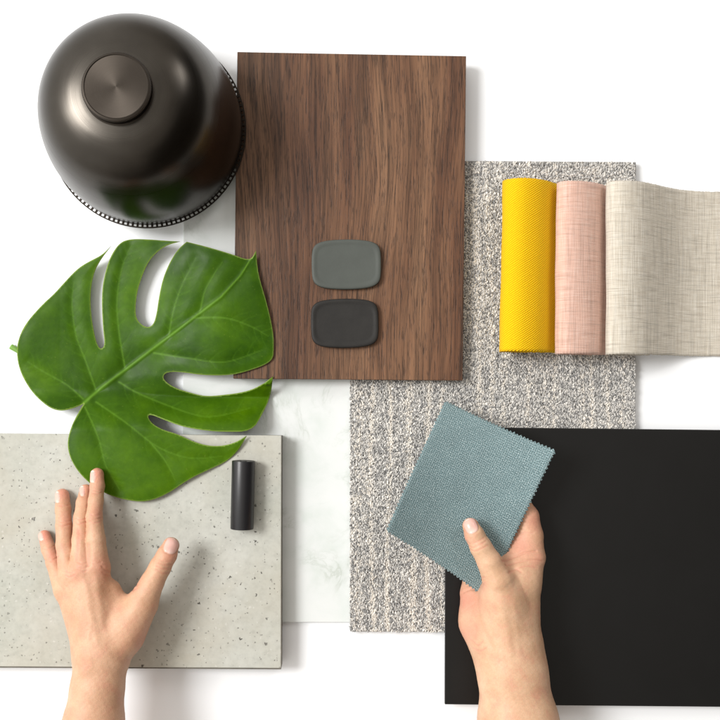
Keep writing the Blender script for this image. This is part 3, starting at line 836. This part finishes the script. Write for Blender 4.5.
def rc(P, a, b):
    """tapered capsule between nodes (x,y,z,r)"""
    A = a[:3]; B = b[:3]; ab = B - A
    t = np.clip(((P - A) @ ab) / (ab @ ab + 1e-9), 0, 1)
    ts = t
    return np.linalg.norm(P - A - t[:, None] * ab, axis=1) - (a[3] + (b[3] - a[3]) * ts)

def node(px, py, z, r):
    s = 1 - z / H
    return np.array([(px - CX) * s, -(py - CY) * s, z, r * s])

def build_hand(name, fingers, palm, mat, label, creases, nails, blush, dents, kf=6.0, kp=9.0, step=0.9):
    F = [[node(*n) for n in f] for f in fingers]; Pm = [(node(*a), node(*b)) for a, b in palm]
    def sdf(P):
        d = None
        for f in F:
            df = None
            for i in range(len(f) - 1):
                e = rc(P, f[i], f[i + 1]); df = e if df is None else smin(df, e, 2.0)
            d = df if d is None else smin(d, df, 0.7)
        p = None
        for a, b in Pm:
            e = rc(P, a, b); p = e if p is None else smin(p, e, kp)
        return smin(d, p, kf)
    allp = np.concatenate([np.array([n for f in F for n in f]), np.array([n for ab in Pm for n in ab])])
    lo = (allp[:, :3] - allp[:, 3:]).min(0) - 6; hi = (allp[:, :3] + allp[:, 3:]).max(0) + 6
    q = 4; nb = np.ceil((hi - lo) / (step * q)).astype(int) + 1
    # coarse block centres
    c = [lo[a] + (np.arange(nb[a]) + 0.5) * q * step for a in range(3)]
    G = np.stack(np.meshgrid(*c, indexing='ij'), -1).reshape(-1, 3)
    dc = np.concatenate([sdf(g) for g in np.array_split(G, max(1, len(G) // 200000 + 1))]).reshape(nb)
    N3 = nb * q
    Fd = np.repeat(np.repeat(np.repeat(dc, q, 0), q, 1), q, 2).astype(np.float32)
    near = np.repeat(np.repeat(np.repeat(np.abs(dc) < q * step * 1.9, q, 0), q, 1), q, 2)
    ii = np.argwhere(near)
    vals = []
    for ch in np.array_split(ii, len(ii) // 200000 + 1): vals.append(sdf(lo + ch * step))
    Fd[near] = np.concatenate(vals)
    # sign for far blocks already right. surface nets:
    sg = Fd < 0
    cell = np.zeros(tuple(N3 - 1), bool)
    corners = [(i, j, k) for i in (0, 1) for j in (0, 1) for k in (0, 1)]
    def sub(A, c): return A[c[0]:A.shape[0] - 1 + c[0], c[1]:A.shape[1] - 1 + c[1], c[2]:A.shape[2] - 1 + c[2]]
    cnt = sum(sub(sg, c).astype(np.int8) for c in corners)
    cell = (cnt > 0) & (cnt < 8)
    ci = np.argwhere(cell); vid = np.full(cell.shape, -1, np.int64); vid[cell] = np.arange(len(ci))
    acc = np.zeros((len(ci), 3)); num = np.zeros(len(ci))
    for a in corners:
        for ax in range(3):
            if a[ax]: continue
            b = list(a); b[ax] = 1
            fa = Fd[ci[:, 0] + a[0], ci[:, 1] + a[1], ci[:, 2] + a[2]]; fb = Fd[ci[:, 0] + b[0], ci[:, 1] + b[1], ci[:, 2] + b[2]]
            m_ = (fa < 0) != (fb < 0); t = np.where(m_, fa / (fa - fb + 1e-12), 0)
            p = np.array(a, float)[None] + 0 * acc; p[:, ax] += t
            acc += p * m_[:, None]; num += m_
    V = lo + (ci + acc / num[:, None]) * step
    quads = []
    for ax in range(3):
        o1, o2 = [(1, 2), (2, 0), (0, 1)][ax]
        s0 = [slice(None)] * 3; s1 = [slice(None)] * 3
        s0[ax] = slice(0, -1); s1[ax] = slice(1, None)
        d = np.argwhere(sg[tuple(s0)] != sg[tuple(s1)])
        d = d[(d[:, o1] > 0) & (d[:, o2] > 0) & (d[:, o1] < N3[o1] - 1) & (d[:, o2] < N3[o2] - 1)]
        e1 = np.zeros(3, int); e1[o1] = 1; e2 = np.zeros(3, int); e2[o2] = 1
        g = lambda x: vid[x[:, 0], x[:, 1], x[:, 2]]
        qd = np.stack([g(d), g(d - e1), g(d - e1 - e2), g(d - e2)], 1)
        fl = sg[d[:, 0], d[:, 1], d[:, 2]]
        qd[~fl] = qd[~fl][:, ::-1]
        quads.append(qd)
    Q = np.concatenate(quads); Q = Q[(Q >= 0).all(1)]
    def grad(P):
        h = 0.25; g = np.zeros_like(P)
        for a in range(3):
            e = np.zeros(3); e[a] = h; g[:, a] = sdf(P + e) - sdf(P - e)
        return g / (np.linalg.norm(g, axis=1)[:, None] + 1e-9)
    for _ in range(2):
        n = grad(V); V = V - n * sdf(V)[:, None]
    n = grad(V)
    # sculpt: creases, dents, nails (in plan coordinates, on the up-facing skin)
    sc = 1 - V[:, 2] / H
    px = V[:, 0] / sc + CX; py = -V[:, 1] / sc + CY
    up = np.clip(n[:, 2] * 3 + 0.6, 0, 1)
    disp = np.zeros(len(V))
    def dpoly(poly):
        d = np.full(len(V), 1e9)
        for (a, b) in zip(poly[:-1], poly[1:]):
            vx, vy = b[0] - a[0], b[1] - a[1]; L2 = vx * vx + vy * vy + 1e-9
            t = np.clip(((px - a[0]) * vx + (py - a[1]) * vy) / L2, 0, 1)
            d = np.minimum(d, np.hypot(px - a[0] - t * vx, py - a[1] - t * vy))
        return d
    B = np.zeros(len(V))
    for poly, w, dep in creases:
        sp = spline(poly, 6) if len(poly) > 2 else np.array(poly)
        dd = dpoly([tuple(p) for p in sp])
        disp -= (1.45 if w < 1.3 else 1.15) * dep * np.exp(-(dd / w) ** 2) * up
        if 0 < dep < 1.2 and w < 2.5: B = np.maximum(B, 0.55 * np.exp(-(dd / (w * 0.9)) ** 2) * up)
    for (x, y, w, amt) in dents:
        disp += amt * np.exp(-(((px - x) ** 2 + (py - y) ** 2) / w ** 2)) * up
    for (x, y, z, w, amt) in blush:
        d2 = (px - x) ** 2 + (py - y) ** 2
        B = np.maximum(B, amt * np.exp(-d2 / w ** 2))
    Nl = np.zeros(len(V)); Tp = np.zeros(len(V))
    for (x, y, ang, hw, hl, nzmin) in nails:
        dx, dy = math.cos(math.radians(ang)), -math.sin(math.radians(ang))   # direction to the fingertip, plan (y down)
        lx = (px - x) * dx + (py - y) * dy; ly = -(px - x) * dy + (py - y) * dx
        rr = (np.abs(lx / hl) ** 3.0 + np.abs(ly / hw) ** 3.0) ** (1 / 3.0)
        on = (n[:, 2] > nzmin).astype(float)
        mk = np.clip((1.04 - rr) / 0.10, 0, 1) * on
        Nl = np.maximum(Nl, mk); Tp = np.maximum(Tp, mk * np.clip((lx / hl - 0.72) / 0.12, 0, 1) * 0.8)
        disp += mk * 0.25 - 0.55 * np.exp(-((rr - 1.08) / 0.09) ** 2) * on * (lx < hl * 0.85)
        lun = np.exp(-(((lx + hl * 0.95) / (hl * 0.35)) ** 2 + (ly / (hw * 0.6)) ** 2)); Tp = np.maximum(Tp, mk * lun * 0.4)
    disp += 0.12 * np.sin(px * 0.9 + py * 0.3) * np.sin(py * 0.7) * (1 - Nl) * 0.5
    V = V + n * disp[:, None]
    me = np_mesh(name, V * 0.001, Q)
    color_attr(me, 'skin', np.stack([np.clip(B, 0, 1), Nl, Tp], 1))
    org = np.array([V[:, 0].mean(), V[:, 1].mean(), V[:, 2].min()]) * 0.001
    o = link(name, me, mat, None, tuple(org))
    # outward normals check
    if me.polygons[0].normal.dot(Vector(n[Q[0][0]])) < 0: me.flip_normals()
    props(o, label, 'hand')
    return o

# left hand, palm down: spread on the slab, index fingertip on the leaf
zs = 4.0
LF = [
    [(97.2, 474.5, 38.5, 6.6), (97.3, 486, 44, 7.1), (95.8, 501, 52, 7.4), (94.2, 517, 59, 8.0), (96.0, 540, 63, 9.2), (97.5, 566, 64, 12.0)],      # index
    [(86.0, 490.5, 34, 6.3), (83.6, 503, 44, 7.2), (81.6, 518, 51, 7.8), (80.8, 540, 59, 8.7), (82.5, 566, 64, 12.0)],                         # middle
    [(62.4, 495.5, 33.2, 6.8), (63.2, 509, 41, 7.6), (64.0, 526, 48, 8.0), (64.5, 545, 54, 8.3), (70, 574, 60, 11.5)],                           # ring
    [(44.6, 536, 32.3, 5.9), (48.8, 549, 40, 7.1), (54.2, 563, 46, 7.8), (64.5, 588, 54, 11.0)],                                              # little
    [(171.0, 545.5, 60, 8.3), (166.8, 555, 62, 10.0), (160.2, 567, 64, 10.8), (151.8, 583, 65, 11.8), (142, 604, 65, 16.0), (124, 634, 64, 21.5)],  # thumb
]
LP = [
    ((96, 572, 63, 12.5), (103, 652, 70, 18)), ((83, 572, 63, 12.5), (98, 652, 70, 18)), ((73, 582, 58, 12), (95, 652, 66, 17)),
    ((69, 596, 52, 11), (93, 650, 62, 17)), ((112, 590, 58, 9), (124, 628, 62, 17)), ((128, 612, 60, 13), (110, 655, 66, 19)),
    ((94, 655, 68, 18.5), (93.5, 690, 72, 21)), ((110, 650, 68, 19), (101.5, 690, 72, 20.0)),
    ((93.5, 690, 72, 21), (90, 722, 76, 24.5)), ((101.5, 690, 72, 20.0), (97.5, 722, 76, 24.0)),
    ((90, 722, 76, 24.5), (76, 900, 100, 32)), ((97.5, 722, 76, 24), (92, 900, 100, 33)),
]
Lcr = [
    ([(102, 567), (107, 571), (111, 573)], 1.0, 0.35), ([(102, 572), (106, 575), (110, 577)], 0.8, 0.2),
    ([(125, 582), (131, 585.5), (136.5, 585)], 1.0, 0.7), ([(127, 588), (132, 590), (137, 588)], 0.9, 0.4),
    ([(157, 566), (164, 569), (172, 568)], 0.9, 0.40), ([(156, 569.5), (163, 573), (170, 572.5)], 0.8, 0.35), ([(159, 563), (166, 565), (173, 564)], 0.8, 0.3), ([(160, 560), (166, 561.5), (173, 561)], 0.7, 0.22),
    ([(90, 517.5), (95, 519.5), (101, 518)], 0.8, 0.35), ([(90, 514.5), (95, 516), (101, 514.5)], 0.7, 0.28), ([(90, 521), (95, 523), (101, 521.5)], 0.7, 0.22),
    ([(91, 492), (97, 493.5), (103, 492)], 0.7, 0.3), ([(91, 489.5), (97, 491), (103, 489.5)], 0.6, 0.22),
    ([(75, 522), (80, 524), (86, 522)], 0.8, 0.35), ([(76, 518.5), (81, 520), (86, 518.5)], 0.7, 0.28),
    ([(57, 524), (63, 526), (71, 524)], 0.8, 0.35), ([(57, 520.5), (63, 522), (71, 520.5)], 0.7, 0.28), ([(57, 505), (63, 506), (69, 505)], 0.6, 0.25),
    ([(44, 560), (51, 561), (59, 556)], 0.7, 0.32), ([(42, 549), (48, 549), (54, 546)], 0.6, 0.25),
    ([(78.5, 530), (78, 545), (76.5, 560)], 2.2, 0.35), ([(71, 558), (73, 570)], 2.5, 1.0), ([(88.5, 545), (89, 565)], 2.2, 0.7),
    ([(83, 576), (90, 605), (97, 640)], 3.4, -0.28), ([(96, 580), (101, 610), (106, 642)], 3.6, -0.30), ([(73, 588), (82, 615), (91, 645)], 3.2, -0.22), ([(86, 604), (91, 622), (88, 642), (92, 668)], 1.6, -0.16),
    ([(78, 562), (83, 564), (88, 562)], 0.8, 0.22), ([(77, 566), (83, 568.5), (89, 566)], 0.8, 0.25), ([(78, 570), (83, 572), (88, 570)], 0.8, 0.18), ([(66, 571), (70, 573), (75, 571)], 0.8, 0.25), ([(66, 575), (70, 577), (75, 575)], 0.8, 0.2), ([(90, 562), (96, 564), (101, 562)], 0.8, 0.22),
    ([(90, 575), (97, 630)], 5, 0.35), ([(77, 585), (88, 630)], 5, 0.35),
]
Ldn = [(95, 566, 9, 0.8), (82, 564, 9, 0.8), (70, 574, 8, 0.8), (63, 588, 6, 0.9), (95, 518, 5, 0.35), (81, 520, 5, 0.35), (64, 523, 5, 0.35), (109, 590, 8, -1.4), (112, 640, 9, -0.8), (130, 640, 8, 0.8), (83, 672, 7, 1.5), (160, 570, 7, 0.5)]
Lnl = [(171.6, 545.2, 66, 6.9, 8.6, 0.25), (92.2, 476.5, 92, 3.2, 6.0, -0.2), (57.0, 497, 96, 2.8, 5.6, -0.2), (40.0, 536, 110, 2.8, 4.8, -0.2), (82.0, 491, 96, 2.6, 5.0, -0.2)]
Lbl = [(99, 474, 0, 10, .75), (86, 488, 0, 9, .6), (62, 492, 0, 10, .7), (43, 535, 0, 11, .9), (99, 512, 0, 8, .5), (66, 520, 0, 9, .45), (52, 555, 0, 9, .6),
       (101, 566, 0, 12, .45), (80, 568, 0, 10, .35), (172, 555, 0, 11, .5), (131, 584, 0, 9, .4), (146, 640, 0, 14, .35)]
build_hand('hand', LF, LP, M['skin_l'], 'palm-down hand with spread thumb, one fingertip touching the green leaf', Lcr, Lnl, Lbl, Ldn, kf=7.0, kp=10)

# right hand: radial side up, cloth pinched between thumb above and fingers below
RF = [
    [(486, 497, 37, 7.4), (503, 496, 36, 8.6), (519, 503, 36, 10.6), (526.8, 517, 36, 12.0), (529.2, 536, 37, 13.7), (528.6, 557, 42, 15.9), (523, 582, 49, 17.6)],     # index
    [(462, 502, 30, 7.0), (478, 509, 27, 8.0), (498, 528, 27, 9.2), (506, 560, 32, 12), (507, 585, 38, 16)],                     # middle
    [(447, 520, 27, 6.8), (461, 527, 24, 7.8), (481, 546, 24, 8.8), (490, 570, 28, 11), (494, 590, 32, 15)],                     # ring
    [(442, 541, 24.5, 5.8), (452, 547, 22.5, 6.6), (466, 560, 23, 7.8), (474, 580, 27, 10.5), (479, 598, 30, 14)],               # little
    [(470.6, 526.0, 63, 8.2), (474.5, 535, 65, 9.8), (480.8, 547, 66.5, 10.8), (489.5, 562, 67, 12.2), (498, 580, 65, 15.5), (504, 604, 58, 21)],  # thumb
]
RP = [
    ((522, 582, 46, 18), (516, 650, 50, 24)), ((506, 590, 40, 18), (508, 650, 46, 24)),
    ((474.5, 594, 31, 14.5), (480.5, 622, 32, 18.5)), ((480.5, 622, 32, 18.5), (495, 652, 38, 22)),
    ((503, 602, 60, 20), (505, 645, 56, 24)), ((494, 606, 46, 20), (500, 640, 46, 24)),
    ((516, 574, 52, 12), (502, 592, 58, 14)), ((506, 560, 38, 10), (524, 532, 34, 10)), ((511, 566, 42, 10), (524, 556, 40, 12)),
    ((508, 650, 48, 26), (509, 675, 54, 26.5)), ((514, 650, 50, 24), (516.5, 675, 54, 27)),
    ((509, 675, 54, 26.5), (511.0, 722, 62, 30)), ((516.5, 675, 54, 27), (525, 722, 62, 30.5)),
    ((511.0, 722, 62, 30), (530, 900, 92, 36)), ((525, 722, 62, 30.5), (548, 900, 92, 38)),
]
Rcr = [
    ([(503, 561), (514, 557), (524, 553), (536, 551)], 1.0, 0.75), ([(506, 565), (518, 562), (530, 560), (542, 561)], 0.9, 0.5), ([(510, 572), (516, 569), (521, 572)], 1.4, 0.8),
    ([(500, 600), (506, 625), (511, 655)], 3.6, -0.3), ([(514, 600), (517, 630), (520, 660)], 3.2, -0.2),
    ([(516, 535), (524, 533), (533, 533)], 0.9, 0.35), ([(518, 568), (528, 566), (537, 568)], 0.8, 0.25),
    ([(466, 541), (472, 544), (484, 538)], 0.8, 0.30), ([(468, 545), (474, 547.5), (486, 541)], 0.8, 0.32), ([(470, 549), (476, 551), (488, 545)], 0.8, 0.26),
    ([(461, 594), (468, 590), (475, 588.5)], 0.9, 0.6), ([(475, 575), (480, 578), (484, 577)], 0.9, 0.5), ([(474, 586), (479, 587), (485, 583)], 0.9, 0.5),
    ([(462, 612), (468, 608), (474, 603)], 0.8, 0.3), ([(476, 590), (477, 610), (484, 632), (492, 648)], 3.0, 1.1), ([(471, 640), (478, 645), (483, 641)], 0.8, 0.4), ([(473, 648), (480, 651), (486, 648)], 0.8, 0.4),
    
]
Rdn = [(541, 558, 6, 0.9), (498, 586, 9, 0.8), (507, 640, 9, 0.6), (480, 547, 7, 0.4), (512, 566, 5, -1.2)]
Rnl = [(470.6, 525.6, 117, 6.6, 8.0, 0.25)]
Rbl = [(466, 536, 0, 9, .45), (472, 520, 0, 8, .3), (520, 545, 0, 17, .65), (535, 520, 0, 14, .6), (466, 600, 0, 17, .75), (468, 630, 0, 14, .5), (482, 585, 0, 8, .3), (538, 560, 0, 10, .45)]
build_hand('hand', RF, RP, M['skin_r'], 'hand reaching in to pinch the teal swatch with its thumb on top', Rcr, Rnl, Rbl, Rdn, kf=6.0, kp=14)

# ------------------------------------------------------------------ light
w = bpy.data.worlds.new('World'); S.world = w; w.use_nodes = True
nt = w.node_tree; nd = nt.nodes; lk = nt.links
bg = nd['Background']
tc = nd.new('ShaderNodeTexCoord')
dt = nd.new('ShaderNodeVectorMath'); dt.operation = 'DOT_PRODUCT'; lk.new(tc.outputs['Generated'], dt.inputs[0])
dt.inputs[1].default_value = Vector((-0.86, 0.30, 0.30)).normalized()
nz = nd.new('ShaderNodeTexNoise'); nz.inputs['Scale'].default_value = 2.6; nz.inputs['Detail'].default_value = 2.0; lk.new(tc.outputs['Generated'], nz.inputs['Vector'])
ad = nd.new('ShaderNodeMath'); ad.operation = 'MULTIPLY_ADD'; lk.new(nz.outputs['Fac'], ad.inputs[0]); ad.inputs[1].default_value = 0.9; lk.new(dt.outputs['Value'], ad.inputs[2])
mr = nd.new('ShaderNodeMapRange'); lk.new(ad.outputs[0], mr.inputs[0]); mr.inputs[1].default_value = -0.45; mr.inputs[2].default_value = 1.35
cr = nd.new('ShaderNodeValToRGB'); lk.new(mr.outputs[0], cr.inputs[0])
cr.color_ramp.elements[0].position = 0.34; cr.color_ramp.elements[0].color = (0.035, 0.027, 0.020, 1)
cr.color_ramp.elements[1].position = 0.95; cr.color_ramp.elements[1].color = (1.0, 0.975, 0.93, 1)
e_ = cr.color_ramp.elements.new(0.55); e_.color = (0.42, 0.38, 0.33, 1)
lk.new(cr.outputs[0], bg.inputs[0]); bg.inputs[1].default_value = 1.45

def area(name, loc, target, sx, sy, power, col=(1, 1, 1)):
    L = bpy.data.lights.new(name, 'AREA'); L.shape = 'RECTANGLE'; L.size = sx; L.size_y = sy; L.energy = power; L.color = col
    o = bpy.data.objects.new(name, L); COL.objects.link(o); o.location = loc
    o.rotation_euler = (Vector(target) - Vector(loc)).to_track_quat('-Z', 'Y').to_euler()
    return o
el = math.radians(50); az = math.radians(162)
d = 3.2
area('window_light', (d * math.cos(el) * math.cos(az), d * math.cos(el) * math.sin(az), d * math.sin(el)), (0, 0, 0), 1.0, 1.0, 88, (1.0, 0.99, 0.975))
area('far_window', (1.5, 1.9, 2.0), (0, 0, 0), 0.6, 0.9, 13, (1, 0.98, 0.96))

# ------------------------------------------------------------------ camera
cam = bpy.data.cameras.new('camera'); co = bpy.data.objects.new('camera', cam); COL.objects.link(co)
co.location = (0, 0, H * 1e-3); co.rotation_euler = (0, 0, 0)
cam.sensor_width = 36; cam.lens = 36 * H / 720.0
cam.shift_x = (360 - CX) / 720; cam.shift_y = (CY - 360) / 720
cam.clip_start = 0.05; cam.clip_end = 50
S.camera = co
S.render.resolution_x = 1024; S.render.resolution_y = 1024
S.view_settings.view_transform = 'Standard'; S.view_settings.look = 'None'
S.view_settings.exposure = 0.0; S.view_settings.gamma = 1.0
S.cycles.max_bounces = 8
